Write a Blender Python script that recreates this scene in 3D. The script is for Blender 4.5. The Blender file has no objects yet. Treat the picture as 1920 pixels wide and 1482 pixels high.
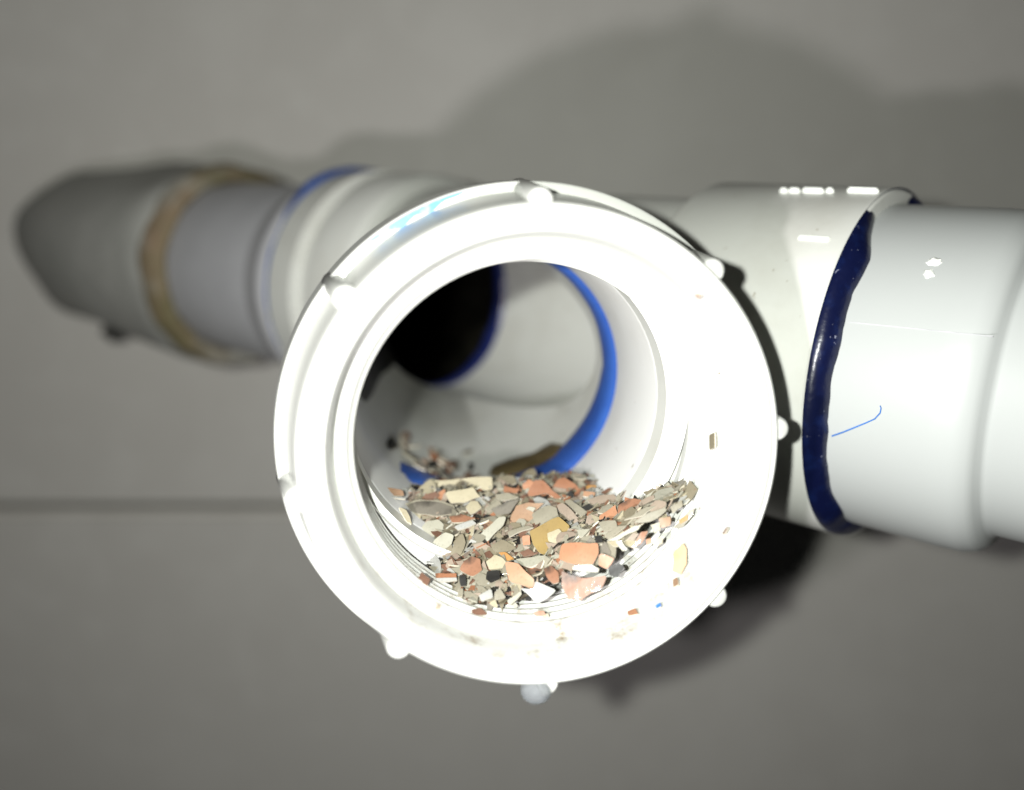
import bpy, bmesh, math, random
from mathutils import Vector, Matrix, noise as mnoise

# ------------------------------------------------------------------ camera, light, exposure
S = 0.001                                   # lengths below are in millimetres
FPX, CXP, CYP = 1663.0, 960.0, 741.0        # focal length and centre in photo pixels (1920 x 1482)
PITCH = math.radians(11.4)
CAM = Vector((0.0, 0.0, 300.0))             # camera 30 cm above the zero level
scene = bpy.context.scene
col = scene.collection

cd = bpy.data.cameras.new("camera")
cd.sensor_width = 36.0
cd.sensor_fit = 'HORIZONTAL'
cd.lens = 36.0 * FPX / 1920.0
cd.clip_start = 0.001
cd.clip_end = 20.0
cd.dof.use_dof = True
cd.dof.focus_distance = 0.145
cd.dof.aperture_fstop = cd.lens / 4.5
camo = bpy.data.objects.new("camera", cd)
camo.location = CAM * S
camo.rotation_euler = (math.radians(90) - PITCH, 0, 0)
col.objects.link(camo)
scene.camera = camo

world = bpy.data.worlds.new("World")
scene.world = world
world.use_nodes = True
world.node_tree.nodes["Background"].inputs[0].default_value = (0.9, 0.95, 1.0, 1)
world.node_tree.nodes["Background"].inputs[1].default_value = 0.003

FWD = Vector((0, math.cos(PITCH), -math.sin(PITCH)))
UPV = Vector((0, math.sin(PITCH), math.cos(PITCH)))
RGT = Vector((1, 0, 0))


def camw(x, y, z):
    """camera coordinates (right, up, depth) in mm -> world mm"""
    return CAM + RGT * x + UPV * y + FWD * z


def ray(px, py):
    return (RGT * ((px - CXP) / FPX) + UPV * ((CYP - py) / FPX) + FWD).normalized()


def lamp(name, x, y, z, power, colr, radius):
    l = bpy.data.lights.new(name, 'POINT')
    l.energy = power
    l.color = colr
    l.shadow_soft_size = radius * S
    o = bpy.data.objects.new(name, l)
    o.location = camw(x, y, z) * S
    col.objects.link(o)
    return o


lamp("phone_flash", -18, 4, -10, 2.05, (0.97, 1.0, 0.93), 2.2)
lamp("hand_torch", -25, -21, 27, 0.76, (1.0, 0.965, 0.985), 2.6)

scene.view_settings.view_transform = 'Standard'
scene.view_settings.look = 'None'
scene.view_settings.exposure = 0.0
scene.view_settings.gamma = 1.0
scene.render.engine = 'CYCLES'
scene.cycles.use_denoising = True
scene.cycles.max_bounces = 10
scene.cycles.diffuse_bounces = 6
scene.cycles.caustics_reflective = False
scene.cycles.sample_clamp_indirect = 4.0

# ------------------------------------------------------------------ frames of the plumbing
def camv(x, y, z):
    return (RGT * x + UPV * y + FWD * z).normalized()


RING = camw(3.0, -6.0, 125.0)
BDIR = camv(-0.16, 0.203, 0.966)       # branch axis, mouth to junction
CDIR = camv(-0.165, 0.14, 0.976)        # the collar sits slightly askew on the branch
RDIR = camv(-0.7514, 0.178, 0.6329)   # run axis, towards the far left
LJ = 134.0                             # mouth to junction along the branch
JUN = camw(73.9, 5.8, 178.0) + RDIR * 117.4


def frame(origin, dr):
    x = dr.cross(Vector((0, 0, 1))).normalized()
    z = x.cross(dr).normalized()
    return Matrix(((x.x, dr.x, z.x, origin.x * S), (x.y, dr.y, z.y, origin.y * S), (x.z, dr.z, z.z, origin.z * S), (0, 0, 0, 1)))


FB, FR, FC = frame(RING, BDIR), frame(JUN, RDIR), frame(camw(5.1, -8.2, 125.0), CDIR)
IB = FB.to_3x3().inverted()
IR = FR.to_3x3().inverted()


def to_branch(p):
    return IB @ (p - RING)


def from_branch(p):
    return RING + FB.to_3x3() @ Vector(p)


# ------------------------------------------------------------------ materials
def mat(name, base, rough=0.4, spec=0.5, coat=0.0, noise=None, bump=None, trans=0.0, sss=0.0, ior=1.45):
    m = bpy.data.materials.new(name)
    m.use_nodes = True
    nt = m.node_tree
    b = nt.nodes["Principled BSDF"]
    b.inputs["Base Color"].default_value = (*base, 1)
    b.inputs["Roughness"].default_value = rough
    b.inputs["Specular IOR Level"].default_value = spec
    b.inputs["Coat Weight"].default_value = coat
    b.inputs["Coat Roughness"].default_value = 0.06
    b.inputs["Transmission Weight"].default_value = trans
    b.inputs["IOR"].default_value = ior
    if sss:
        b.inputs["Subsurface Weight"].default_value = sss
        b.inputs["Subsurface Radius"].default_value = (1, .9, .8)
        b.inputs["Subsurface Scale"].default_value = 0.001
    tc = nt.nodes.new("ShaderNodeTexCoord")
    last = None
    for layer in (noise or []):
        # layer: (scale, colour, threshold low, threshold high, detail)
        sc, colr, lo, hi, det = layer
        n = nt.nodes.new("ShaderNodeTexNoise")
        n.inputs["Scale"].default_value = sc
        n.inputs["Detail"].default_value = det
        n.inputs["Roughness"].default_value = 0.6
        nt.links.new(tc.outputs["Object"], n.inputs["Vector"])
        r = nt.nodes.new("ShaderNodeMapRange")
        r.inputs[1].default_value = lo
        r.inputs[2].default_value = hi
        nt.links.new(n.outputs["Fac"], r.inputs[0])
        mx = nt.nodes.new("ShaderNodeMix")
        mx.data_type = 'RGBA'
        nt.links.new(r.outputs[0], mx.inputs[0])
        if last is None:
            mx.inputs[6].default_value = (*base, 1)
        else:
            nt.links.new(last, mx.inputs[6])
        mx.inputs[7].default_value = (*colr, 1)
        last = mx.outputs[2]
    if last is not None:
        nt.links.new(last, b.inputs["Base Color"])
    if bump:
        sc, strength, dist = bump
        n = nt.nodes.new("ShaderNodeTexNoise")
        n.inputs["Scale"].default_value = sc
        n.inputs["Detail"].default_value = 4
        nt.links.new(tc.outputs["Object"], n.inputs["Vector"])
        bp = nt.nodes.new("ShaderNodeBump")
        bp.inputs["Strength"].default_value = strength
        bp.inputs["Distance"].default_value = dist * S
        nt.links.new(n.outputs["Fac"], bp.inputs["Height"])
        nt.links.new(bp.outputs["Normal"], b.inputs["Normal"])
        nt.links.new(bp.outputs["Normal"], b.inputs["Coat Normal"])
    return m


def dirty_plastic(name, base, dirt, axis_floor):
    """white plastic with brown grime collected where water ran: low inside the bore"""
    m = mat(name, base, rough=0.28, spec=0.5, bump=(900, 0.08, 0.15))
    nt = m.node_tree
    b = nt.nodes["Principled BSDF"]
    tc = nt.nodes.new("ShaderNodeTexCoord")
    sep = nt.nodes.new("ShaderNodeSeparateXYZ")
    nt.links.new(tc.outputs["Object"], sep.inputs[0])
    low = nt.nodes.new("ShaderNodeMapRange")           # where water stood
    low.inputs[1].default_value = axis_floor[0] * S
    low.inputs[2].default_value = axis_floor[1] * S
    nt.links.new(sep.outputs[2], low.inputs[0])
    rad = nt.nodes.new("ShaderNodeVectorMath")
    rad.operation = 'LENGTH'
    cmb = nt.nodes.new("ShaderNodeCombineXYZ")
    nt.links.new(sep.outputs[0], cmb.inputs[0])
    nt.links.new(sep.outputs[2], cmb.inputs[1])
    nt.links.new(cmb.outputs[0], rad.inputs[0])
    inner = nt.nodes.new("ShaderNodeMapRange")         # only on the inside of the bore
    inner.inputs[1].default_value = 31.6 * S
    inner.inputs[2].default_value = 30.6 * S
    nt.links.new(rad.outputs["Value"], inner.inputs[0])
    n1 = nt.nodes.new("ShaderNodeTexNoise")
    n1.inputs["Scale"].default_value = 260
    n1.inputs["Detail"].default_value = 8
    n1.inputs["Roughness"].default_value = 0.75
    nt.links.new(tc.outputs["Object"], n1.inputs["Vector"])
    r1 = nt.nodes.new("ShaderNodeMapRange")
    r1.inputs[1].default_value = 0.52
    r1.inputs[2].default_value = 0.72
    nt.links.new(n1.outputs["Fac"], r1.inputs[0])
    a = nt.nodes.new("ShaderNodeMath"); a.operation = 'MULTIPLY'
    nt.links.new(low.outputs[0], a.inputs[0]); nt.links.new(inner.outputs[0], a.inputs[1])
    c = nt.nodes.new("ShaderNodeMath"); c.operation = 'MULTIPLY'
    nt.links.new(a.outputs[0], c.inputs[0]); nt.links.new(r1.outputs[0], c.inputs[1])
    # fine specks anywhere
    v = nt.nodes.new("ShaderNodeTexVoronoi")
    v.inputs["Scale"].default_value = 330
    nt.links.new(tc.outputs["Object"], v.inputs["Vector"])
    rv = nt.nodes.new("ShaderNodeMapRange")
    rv.inputs[1].default_value = 0.11
    rv.inputs[2].default_value = 0.05
    nt.links.new(v.outputs["Distance"], rv.inputs[0])
    n2 = nt.nodes.new("ShaderNodeTexNoise")
    n2.inputs["Scale"].default_value = 90
    nt.links.new(tc.outputs["Object"], n2.inputs["Vector"])
    r2 = nt.nodes.new("ShaderNodeMapRange")
    r2.inputs[1].default_value = 0.55
    r2.inputs[2].default_value = 0.66
    nt.links.new(n2.outputs["Fac"], r2.inputs[0])
    sp = nt.nodes.new("ShaderNodeMath"); sp.operation = 'MULTIPLY'
    nt.links.new(rv.outputs[0], sp.inputs[0]); nt.links.new(r2.outputs[0], sp.inputs[1])
    sp2 = nt.nodes.new("ShaderNodeMath"); sp2.operation = 'MULTIPLY'
    nt.links.new(sp.outputs[0], sp2.inputs[0]); nt.links.new(inner.outputs[0], sp2.inputs[1])
    mx = nt.nodes.new("ShaderNodeMix"); mx.data_type = 'RGBA'
    mx.inputs[6].default_value = (*base, 1); mx.inputs[7].default_value = (*dirt, 1)
    nt.links.new(c.outputs[0], mx.inputs[0])
    mx2 = nt.nodes.new("ShaderNodeMix"); mx2.data_type = 'RGBA'
    nt.links.new(mx.outputs[2], mx2.inputs[6]); mx2.inputs[7].default_value = (0.10, 0.06, 0.03, 1)
    nt.links.new(sp2.outputs[0], mx2.inputs[0])
    nt.links.new(mx2.outputs[2], b.inputs["Base Color"])
    return m


M = {}
M['collar'] = dirty_plastic('white_collar_plastic', (0.50, 0.505, 0.48), (0.14, 0.09, 0.03), (-10, -24))
M['pvc'] = mat('white_pvc', (0.66, 0.69, 0.66), 0.3, 0.5, noise=[(14, (0.60, 0.63, 0.60), 0.45, 0.75, 4)], bump=(700, 0.06, 0.15))
M['pvc_in'] = mat('white_pvc_inside', (0.62, 0.625, 0.59), 0.35, 0.5,
                  noise=[(40, (0.53, 0.525, 0.48), 0.45, 0.75, 5), (420, (0.35, 0.32, 0.26), 0.70, 0.78, 3)], bump=(500, 0.08, 0.2))
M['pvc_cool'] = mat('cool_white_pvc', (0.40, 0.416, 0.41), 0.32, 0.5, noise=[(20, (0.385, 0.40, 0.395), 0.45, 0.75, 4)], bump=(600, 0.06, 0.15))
M['pvc_far'] = mat('grey_white_pvc', (0.50, 0.50, 0.52), 0.45, 0.4, noise=[(25, (0.42, 0.42, 0.44), 0.4, 0.7, 4)])
M['cement'] = mat('dark_blue_cement', (0.003, 0.005, 0.028), 0.3, 0.5, coat=0.15,
                  noise=[(300, (0.005, 0.012, 0.06), 0.5, 0.75, 5), (900, (0.20, 0.21, 0.28), 0.70, 0.76, 2)], bump=(520, 0.3, 0.4))
M['cement_in'] = mat('bright_blue_cement', (0.028, 0.08, 0.32), 0.4, 0.4,
                     noise=[(150, (0.033, 0.10, 0.37), 0.45, 0.7, 4), (210, (0.03, 0.05, 0.09), 0.66, 0.70, 4)], bump=(400, 0.2, 0.3))
M['cement_deep'] = mat('wet_navy_cement', (0.014, 0.022, 0.11), 0.2, 0.6, coat=0.6, bump=(600, 0.7, 0.6))
M['blue_smear'] = mat('pale_blue_primer', (0.07, 0.22, 0.46), 0.4, 0.4, noise=[(300, (0.22, 0.38, 0.50), 0.5, 0.6, 4)])
M['tube'] = mat('dull_white_tube', (0.55, 0.55, 0.54), 0.35, 0.45, noise=[(45, (0.48, 0.475, 0.46), 0.45, 0.75, 5), (420, (0.25, 0.22, 0.17), 0.71, 0.78, 3)], bump=(600, 0.08, 0.2))
M['grime'] = mat('black_film_and_shade', (0.004, 0.004, 0.003), 0.35, 0.25, noise=[(120, (0.012, 0.011, 0.008), 0.4, 0.7, 4)], bump=(300, 0.4, 0.6))  # drain film for the pipe lining; painted shade on the branch wall patch
M['sleeve'] = mat('grey_sleeve', (0.44, 0.44, 0.41), 0.6, 0.3, noise=[(18, (0.52, 0.51, 0.48), 0.4, 0.7, 5), (60, (0.36, 0.36, 0.33), 0.55, 0.8, 4)], bump=(90, 0.5, 1.5))
M['rust'] = mat('brown_sealant', (0.22, 0.175, 0.11), 0.8, 0.2, noise=[(45, (0.15, 0.135, 0.065), 0.4, 0.6, 4), (22, (0.31, 0.21, 0.15), 0.50, 0.66, 3), (20, (0.40, 0.385, 0.34), 0.46, 0.58, 4)], bump=(160, 0.8, 2.0))
M['dark'] = mat('dark_metal', (0.03, 0.03, 0.028), 0.5, 0.4)
M['wall'] = mat('pale_grey_wall_paint', (0.79, 0.765, 0.72), 0.55, 0.35,
                noise=[(3, (0.74, 0.71, 0.665), 0.35, 0.7, 5), (11, (0.83, 0.805, 0.76), 0.5, 0.75, 5), (60, (0.82, 0.795, 0.75), 0.5, 0.8, 5)], bump=(260, 0.15, 0.4))
M['joint'] = mat('dark_wall_joint', (0.20, 0.20, 0.185), 0.8, 0.2)
M['water'] = mat('clear_water', (0.80, 0.84, 0.88), 0.05, 0.5, trans=0.85, ior=1.33)
M['fibre'] = mat('blue_fibre', (0.05, 0.17, 0.50), 0.5, 0.3)
M['glue'] = mat('dried_white_glue', (0.82, 0.84, 0.80), 0.25, 0.5, coat=0.3, bump=(900, 0.6, 0.5))
M['mark'] = mat('moulded_white_mark', (0.86, 0.88, 0.84), 0.4, 0.4)
M['sludge'] = mat('wet_crushed_shell_mud', (0.045, 0.037, 0.026), 0.25, 0.5, coat=0.3,
                  noise=[(600, (0.13, 0.115, 0.085), 0.5, 0.7, 6), (240, (0.025, 0.022, 0.018), 0.55, 0.68, 5)], bump=(900, 0.8, 0.8))
M['flap'] = mat('brown_wet_skin', (0.10, 0.075, 0.035), 0.4, 0.5, noise=[(200, (0.06, 0.045, 0.022), 0.4, 0.7, 5)], bump=(500, 0.5, 0.5))


def shell_mat(name, base, other, stain=None, rough=0.45, coat=0.18):
    def mute(c):
        g = 0.3 * c[0] + 0.5 * c[1] + 0.2 * c[2]
        return tuple((0.88 * v + 0.12 * g) * 0.56 for v in c)
    base, other = mute(base), mute(other)
    layers = [(210, other, 0.35, 0.75, 5), (2600, tuple(c * 0.72 for c in base), 0.60, 0.75, 2)]
    if stain:
        layers.append((stain, (0.03, 0.026, 0.022), 0.50, 0.68, 5))
    return mat(name, base, rough, 0.35, coat, noise=layers, bump=(700, 0.16, 0.30), sss=0.0)


M['terracotta'] = shell_mat('terracotta_shell', (0.46, 0.19, 0.085), (0.38, 0.15, 0.065))
M['orange'] = shell_mat('orange_shell', (0.62, 0.285, 0.14), (0.55, 0.235, 0.11))
M['peach'] = shell_mat('peach_shell', (0.66, 0.36, 0.20), (0.60, 0.31, 0.17))
M['tan'] = shell_mat('tan_shell', (0.50, 0.30, 0.17), (0.43, 0.25, 0.14))
M['amber'] = shell_mat('amber_shell', (0.46, 0.31, 0.085), (0.40, 0.27, 0.09))
M['yellow'] = shell_mat('yellow_orange_shell', (0.62, 0.30, 0.06), (0.55, 0.25, 0.05))
M['cream'] = shell_mat('cream_shell', (0.60, 0.53, 0.35), (0.55, 0.48, 0.31))
M['ivory'] = shell_mat('ivory_shell', (0.54, 0.52, 0.41), (0.49, 0.47, 0.36))
M['white'] = shell_mat('white_shell', (0.54, 0.54, 0.50), (0.48, 0.48, 0.44))
M['grey'] = shell_mat('grey_beige_shell', (0.40, 0.365, 0.27), (0.32, 0.29, 0.21))
M['pink'] = shell_mat('pinkish_grey_shell', (0.47, 0.37, 0.28), (0.39, 0.30, 0.225))
M['olive'] = shell_mat('olive_shell', (0.32, 0.275, 0.18), (0.26, 0.22, 0.14))
M['brown'] = shell_mat('brown_shell', (0.26, 0.13, 0.08), (0.20, 0.10, 0.06))
M['stained'] = shell_mat('black_stained_orange_shell', (0.44, 0.20, 0.105), (0.34, 0.15, 0.075), stain=190, coat=0.05)
M['smoky'] = shell_mat('stained_and_shaded_grey_shell', (0.28, 0.25, 0.20), (0.20, 0.18, 0.14), stain=150)
M['black'] = shell_mat('black_shell', (0.018, 0.017, 0.015), (0.03, 0.028, 0.024), coat=0.7)
M['pale_peach'] = mat('pale_peach_shell', (0.44, 0.28, 0.15), 0.5, 0.3, noise=[(300, (0.38, 0.21, 0.10), 0.45, 0.7, 4)])
M['edge'] = mat('pale_shell_edge', (0.58, 0.54, 0.45), 0.45, 0.3)
M['edge_dull'] = mat('dull_shell_edge', (0.36, 0.33, 0.26), 0.45, 0.3)


# ------------------------------------------------------------------ object helpers
def link(name, me, parent=None, mats=(), matrix=None, smooth=None):
    o = bpy.data.objects.new(name, me)
    for m in mats:
        me.materials.append(m)
    col.objects.link(o)
    if parent is not None:
        o.parent = parent
    if matrix is not None:
        o.matrix_local = matrix
    if smooth is not None:
        for p in me.polygons:
            p.use_smooth = True
        me.set_sharp_from_angle(angle=math.radians(smooth))
    return o


def thing(name, label, cat, matrix, group=None):
    o = bpy.data.objects.new(name, None)
    o.empty_display_size = 0.01
    col.objects.link(o)
    o.matrix_world = matrix
    o['label'] = label
    o['category'] = cat
    if group:
        o['group'] = group
    return o


def tag(o, label, cat, group=None):
    o['label'] = label
    o['category'] = cat
    if group:
        o['group'] = group
    return o


def lathe_mesh(name, prof, segs=128, closed=True, fn=None):
    """profile [(depth, radius)] in mm turned about local Y"""
    n = len(prof)
    vs, fs = [], []
    for i in range(segs):
        a = 2 * math.pi * i / segs
        for (d, r) in prof:
            if fn:
                d, r = fn(d, r, a)
            vs.append((r * math.cos(a) * S, d * S, r * math.sin(a) * S))
    for i in range(segs):
        j = (i + 1) % segs
        for k in range(n if closed else n - 1):
            l = (k + 1) % n
            fs.append((i * n + k, i * n + l, j * n + l, j * n + k))
    me = bpy.data.meshes.new(name)
    me.from_pydata(vs, [], fs)
    bm = bmesh.new()
    bm.from_mesh(me)
    bmesh.ops.remove_doubles(bm, verts=bm.verts, dist=1e-7)
    bmesh.ops.recalc_face_normals(bm, faces=bm.faces)
    bm.to_mesh(me)
    bm.free()
    return me


def lathe(name, prof, parent, m, segs=128, closed=True, fn=None, smooth=35, matrix=None):
    return link(name, lathe_mesh(name, prof, segs, closed, fn), parent, [m], matrix, smooth)


def box_mesh(name, sx, sy, sz, bev=0.0):
    bm = bmesh.new()
    bmesh.ops.create_cube(bm, size=1.0)
    for v in bm.verts:
        v.co = Vector((v.co.x * sx * S, v.co.y * sy * S, v.co.z * sz * S))
    if bev:
        bmesh.ops.bevel(bm, geom=bm.edges[:], offset=bev * S, segments=2, affect='EDGES')
    me = bpy.data.meshes.new(name)
    bm.to_mesh(me)
    bm.free()
    return me


def blob_mesh(name, sx, sy, sz, rough=0.15, seed=0, sub=3):
    bm = bmesh.new()
    bmesh.ops.create_icosphere(bm, subdivisions=sub, radius=1.0)
    for v in bm.verts:
        k = 1 + rough * mnoise.noise(v.co * 1.6 + Vector((seed * 7.1, 3.3, seed)))
        v.co = Vector((v.co.x * sx * k * S, v.co.y * sy * k * S, v.co.z * sz * k * S))
    me = bpy.data.meshes.new(name)
    bm.to_mesh(me)
    bm.free()
    return me


def tube_mesh(name, pts, r, sides=8, taper=0.0):
    vs, fs = [], []
    n = len(pts)
    for i, p in enumerate(pts):
        t = (pts[min(i + 1, n - 1)] - pts[max(i - 1, 0)]).normalized()
        a = t.cross(Vector((0.1, 0.2, 1))).normalized()
        b = t.cross(a)
        rr = r * (1 - taper * i / (n - 1))
        for k in range(sides):
            an = 2 * math.pi * k / sides
            vs.append((p + (a * math.cos(an) + b * math.sin(an)) * rr) * S)
    for i in range(n - 1):
        for k in range(sides):
            l = (k + 1) % sides
            fs.append((i * sides + k, i * sides + l, (i + 1) * sides + l, (i + 1) * sides + k))
    fs.append(tuple(range(sides))[::-1])
    fs.append(tuple((n - 1) * sides + k for k in range(sides)))
    me = bpy.data.meshes.new(name)
    me.from_pydata(vs, [], fs)
    return me


# ------------------------------------------------------------------ the wall behind
WALL_Y = 428.0
wall = bpy.data.objects.new("wall", None)
col.objects.link(wall)
wall['kind'] = 'structure'
wall['label'] = 'pale grey painted wall of two boards with a dark horizontal joint'
# joint at photo row ~953
rj = ray(270, 953)
zj = (CAM + rj * (WALL_Y / rj.y)).z
rot = Matrix.Rotation(math.radians(0.0), 4, 'Y')
up = link('wall_panel', box_mesh('wall_panel', 2400, 20, 1200, 3.0), wall, [M['wall']],
          Matrix.Translation(Vector((0, WALL_Y + 10, zj + 602)) * S), 40)
lo = link('wall_panel', box_mesh('wall_panel', 2400, 20, 1200, 3.0), wall, [M['wall']],
          Matrix.Translation(Vector((0, WALL_Y + 10, zj - 602)) * S), 40)
link('wall_joint', box_mesh('wall_joint', 2400, 10, 40), wall, [M['joint']],
     Matrix.Translation(Vector((0, WALL_Y + 13, zj)) * S))

# ------------------------------------------------------------------ wye fitting (boolean of tubes)
YR, YL = -117.0, 44.0        # ends of the run hubs along the run axis
BR = 31.2                    # body radius
HR = 34.9                    # hub radius
BORE = 26.0


def temp(me, matrix=Matrix.Identity(4)):
    o = bpy.data.objects.new("temp", me)
    col.objects.link(o)
    o.matrix_world = matrix
    return o


def solid(prof, seg=96):
    p = [(prof[0][0], 0.0)] + prof + [(prof[-1][0], 0.0)]
    return lathe_mesh("solid", p, seg, closed=False)


to_run = FR.inverted() @ FB          # branch frame expressed in the run frame
run_out = temp(solid([(YR, HR - 0.7), (YR + 0.7, HR), (-80.5, HR), (-79, HR - 0.8), (-77.5, BR), (8, BR), (10, HR - 0.8), (11.5, HR), (26, HR), (26.6, HR - 3.0), (32, HR - 3.0), (32.6, HR + 0.4), (YL - 0.8, HR + 0.2), (YL, HR - 0.6)]))
br_out = temp(solid([(19.0, HR - 0.4), (54, HR - 0.4), (57, BR), (LJ - 2, BR)]), to_run)
run_in = temp(solid([(YR - 5, BORE), (YL + 5, BORE)]))
br_in = temp(solid([(14, BORE + 0.02), (66, BORE + 0.02), (82, BORE - 0.5), (LJ + 2, 17.0)]), to_run)


def boolean(a, b, op):
    md = a.modifiers.new("b", 'BOOLEAN')
    md.object = b
    md.operation = op
    md.solver = 'EXACT'
    bpy.context.view_layer.update()
    dg = bpy.context.evaluated_depsgraph_get()
    me = bpy.data.meshes.new_from_object(a.evaluated_get(dg))
    a.modifiers.clear()
    old = a.data
    a.data = me
    bpy.data.meshes.remove(old)


boolean(run_out, br_out, 'UNION')
boolean(run_in, br_in, 'UNION')
boolean(run_out, run_in, 'DIFFERENCE')
wye_me = run_out.data
for o in (br_out, run_in, br_in, run_out):
    bpy.data.objects.remove(o)

wye = thing('pipe_wye', 'white plastic Y-shaped drain fitting whose mouth holds the heap of shells', 'pipe fitting', FR)
wye_me.name = 'body'
wye_me.materials.clear()
body = link('body', wye_me, wye, [M['pvc_in']], None, 30)

# black patch painted as shade on the branch's left wall, up to the pipe
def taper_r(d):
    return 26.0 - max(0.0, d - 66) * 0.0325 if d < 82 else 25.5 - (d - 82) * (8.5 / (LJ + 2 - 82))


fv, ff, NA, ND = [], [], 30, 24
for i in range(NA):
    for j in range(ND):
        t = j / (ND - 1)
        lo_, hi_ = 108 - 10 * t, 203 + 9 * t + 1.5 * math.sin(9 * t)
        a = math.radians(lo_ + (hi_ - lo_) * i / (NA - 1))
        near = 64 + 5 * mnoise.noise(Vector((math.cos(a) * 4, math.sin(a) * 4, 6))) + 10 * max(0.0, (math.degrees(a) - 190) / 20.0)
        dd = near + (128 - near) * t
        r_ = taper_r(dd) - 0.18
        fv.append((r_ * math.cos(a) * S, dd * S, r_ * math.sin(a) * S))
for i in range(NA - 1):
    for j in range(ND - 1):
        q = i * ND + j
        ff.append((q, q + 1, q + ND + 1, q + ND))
me = bpy.data.meshes.new('shade_patch')
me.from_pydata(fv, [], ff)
sf = link('shade_patch', me, wye, [M['grime']], to_run, 60)
sf['label'] = 'black patch painted as shade on the left inner wall'

# moulded marks on the right-hand hub (illegible raised bars seen edge-on)
def on_run(y, ang, r):
    a = math.radians(ang)
    return Vector((r * math.cos(a), y, r * math.sin(a)))


def mark(y, ang, ly, lw, h=0.5, parent=None, r=HR, m=None, name='moulded_mark'):
    p = on_run(y, ang, r) * S
    mt = Matrix.Translation(p) @ Matrix.Rotation(-math.radians(ang), 4, 'Y')
    return link(name, box_mesh(name, h * 2, ly, lw, min(h, lw, ly) * 0.35), parent or body, [m or M['mark']], mt, 40)


# ------------------------------------------------------------------ right-hand spigot with cement
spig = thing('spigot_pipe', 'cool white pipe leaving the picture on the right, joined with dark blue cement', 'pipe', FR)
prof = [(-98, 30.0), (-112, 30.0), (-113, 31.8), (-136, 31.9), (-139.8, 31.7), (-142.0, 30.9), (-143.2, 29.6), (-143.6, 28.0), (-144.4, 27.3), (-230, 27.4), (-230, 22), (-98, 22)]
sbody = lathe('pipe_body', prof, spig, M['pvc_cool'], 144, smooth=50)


def bead_fn(d, r, a):
    deg = math.degrees(a) % 360
    # thin away from 55..130 degrees (the bare top), ragged elsewhere
    t = 1.0
    if 60 < deg < 136:
        t = max(0.0, min(1.0, abs(deg - 98) / 38.0 * 1.35 - 0.35))
    nz = mnoise.noise(Vector((math.cos(a) * 5, math.sin(a) * 5, 1.7)))
    nf = mnoise.noise(Vector((math.cos(a) * 17, math.sin(a) * 17, 4.1)))
    k = t * (1 + 0.22 * nz + 0.05 * nf)
    if d < YR:
        d = YR + 0.8 + (d - YR - 0.8) * k
        r = 31.3 + (r - 31.3) * (0.8 + 0.2 * t + 0.03 * nz)
    return d, r


bead = lathe('cement_bead', [(-116.4, 34.0), (-116.7, 34.92), (-117.3, 34.98), (-118.1, 34.7), (-118.9, 34.0), (-119.6, 33.1), (-120.1, 32.2), (-120.2, 31.3), (-116.4, 31.3)],
             spig, M['cement'], 220, fn=bead_fn, smooth=60)
bead['label'] = 'dark navy cement bead around the joint'
# dried glue smear on the spigot

# ------------------------------------------------------------------ far left pipe, sealant and sleeve
pipe = thing('drain_pipe', 'blurred white pipe running back to the left behind the mouth', 'pipe', FR)
lathe('pipe_body', [(8.0, 25.8), (8.0, 30.2), (125, 30.2), (125, 25.8)], pipe, M['pvc_far'], 96)
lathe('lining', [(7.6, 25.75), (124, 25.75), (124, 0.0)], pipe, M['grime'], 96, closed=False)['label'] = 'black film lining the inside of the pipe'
lathe('cement_ring', [(6.6, 26.4), (5.8, 26.1), (6.0, 25.6), (7.4, 25.1), (9.4, 25.1), (10.6, 25.8), (9.4, 26.4)], pipe, M['cement_deep'], 160,
      fn=lambda d, r, a: (d + 0.4 * mnoise.noise(Vector((math.cos(a) * 4, math.sin(a) * 4, 9))), r + (0.3 * mnoise.noise(Vector((math.cos(a) * 7, math.sin(a) * 7, 2))) if r < 26 else 0)), smooth=60)['label'] = 'wet navy cement ring at the inner pipe end'
# coupling and its blue cement where the pipe leaves the wye
lathe('cement_bead', [(YL - 2, 30.0), (YL - 1.5, 34.0), (YL + 0.6, 36.2), (YL + 2.6, 36.4), (YL + 4.2, 35.0), (YL + 4.6, 30.0)], pipe, M['cement_in'], 128,
      fn=lambda d, r, a: (d, r if r < 31 else 33.2 + (r - 33.2) * max(0.0, min(1.0, 4.0 * (math.sin(a) - 0.62))) + 0.3 * mnoise.noise(Vector((math.cos(a) * 5, math.sin(a) * 5, 3)))), smooth=60)
lathe('pipe_collar', [(YL + 3.2, 29.8), (YL + 3.2, 33.0), (YL + 4.4, 33.8), (YL + 8, 33.8), (YL + 10, 32.6), (YL + 12, 31.4), (YL + 17, 31.0), (YL + 19, 30.0), (YL + 19, 29.8)], pipe, M['pvc_far'], 128)

sleeve = thing('wall_sleeve', 'blurred rounded grey sleeve at far left where the pipe meets the wall', 'pipe sleeve', FR)


def lumpy(amp, seed, fr=2.2):
    def f(d, r, a):
        v = Vector((math.cos(a) * fr, d * 0.03, math.sin(a) * fr + seed))
        return d, r * (1 + amp * mnoise.noise(v))
    return f


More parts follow.
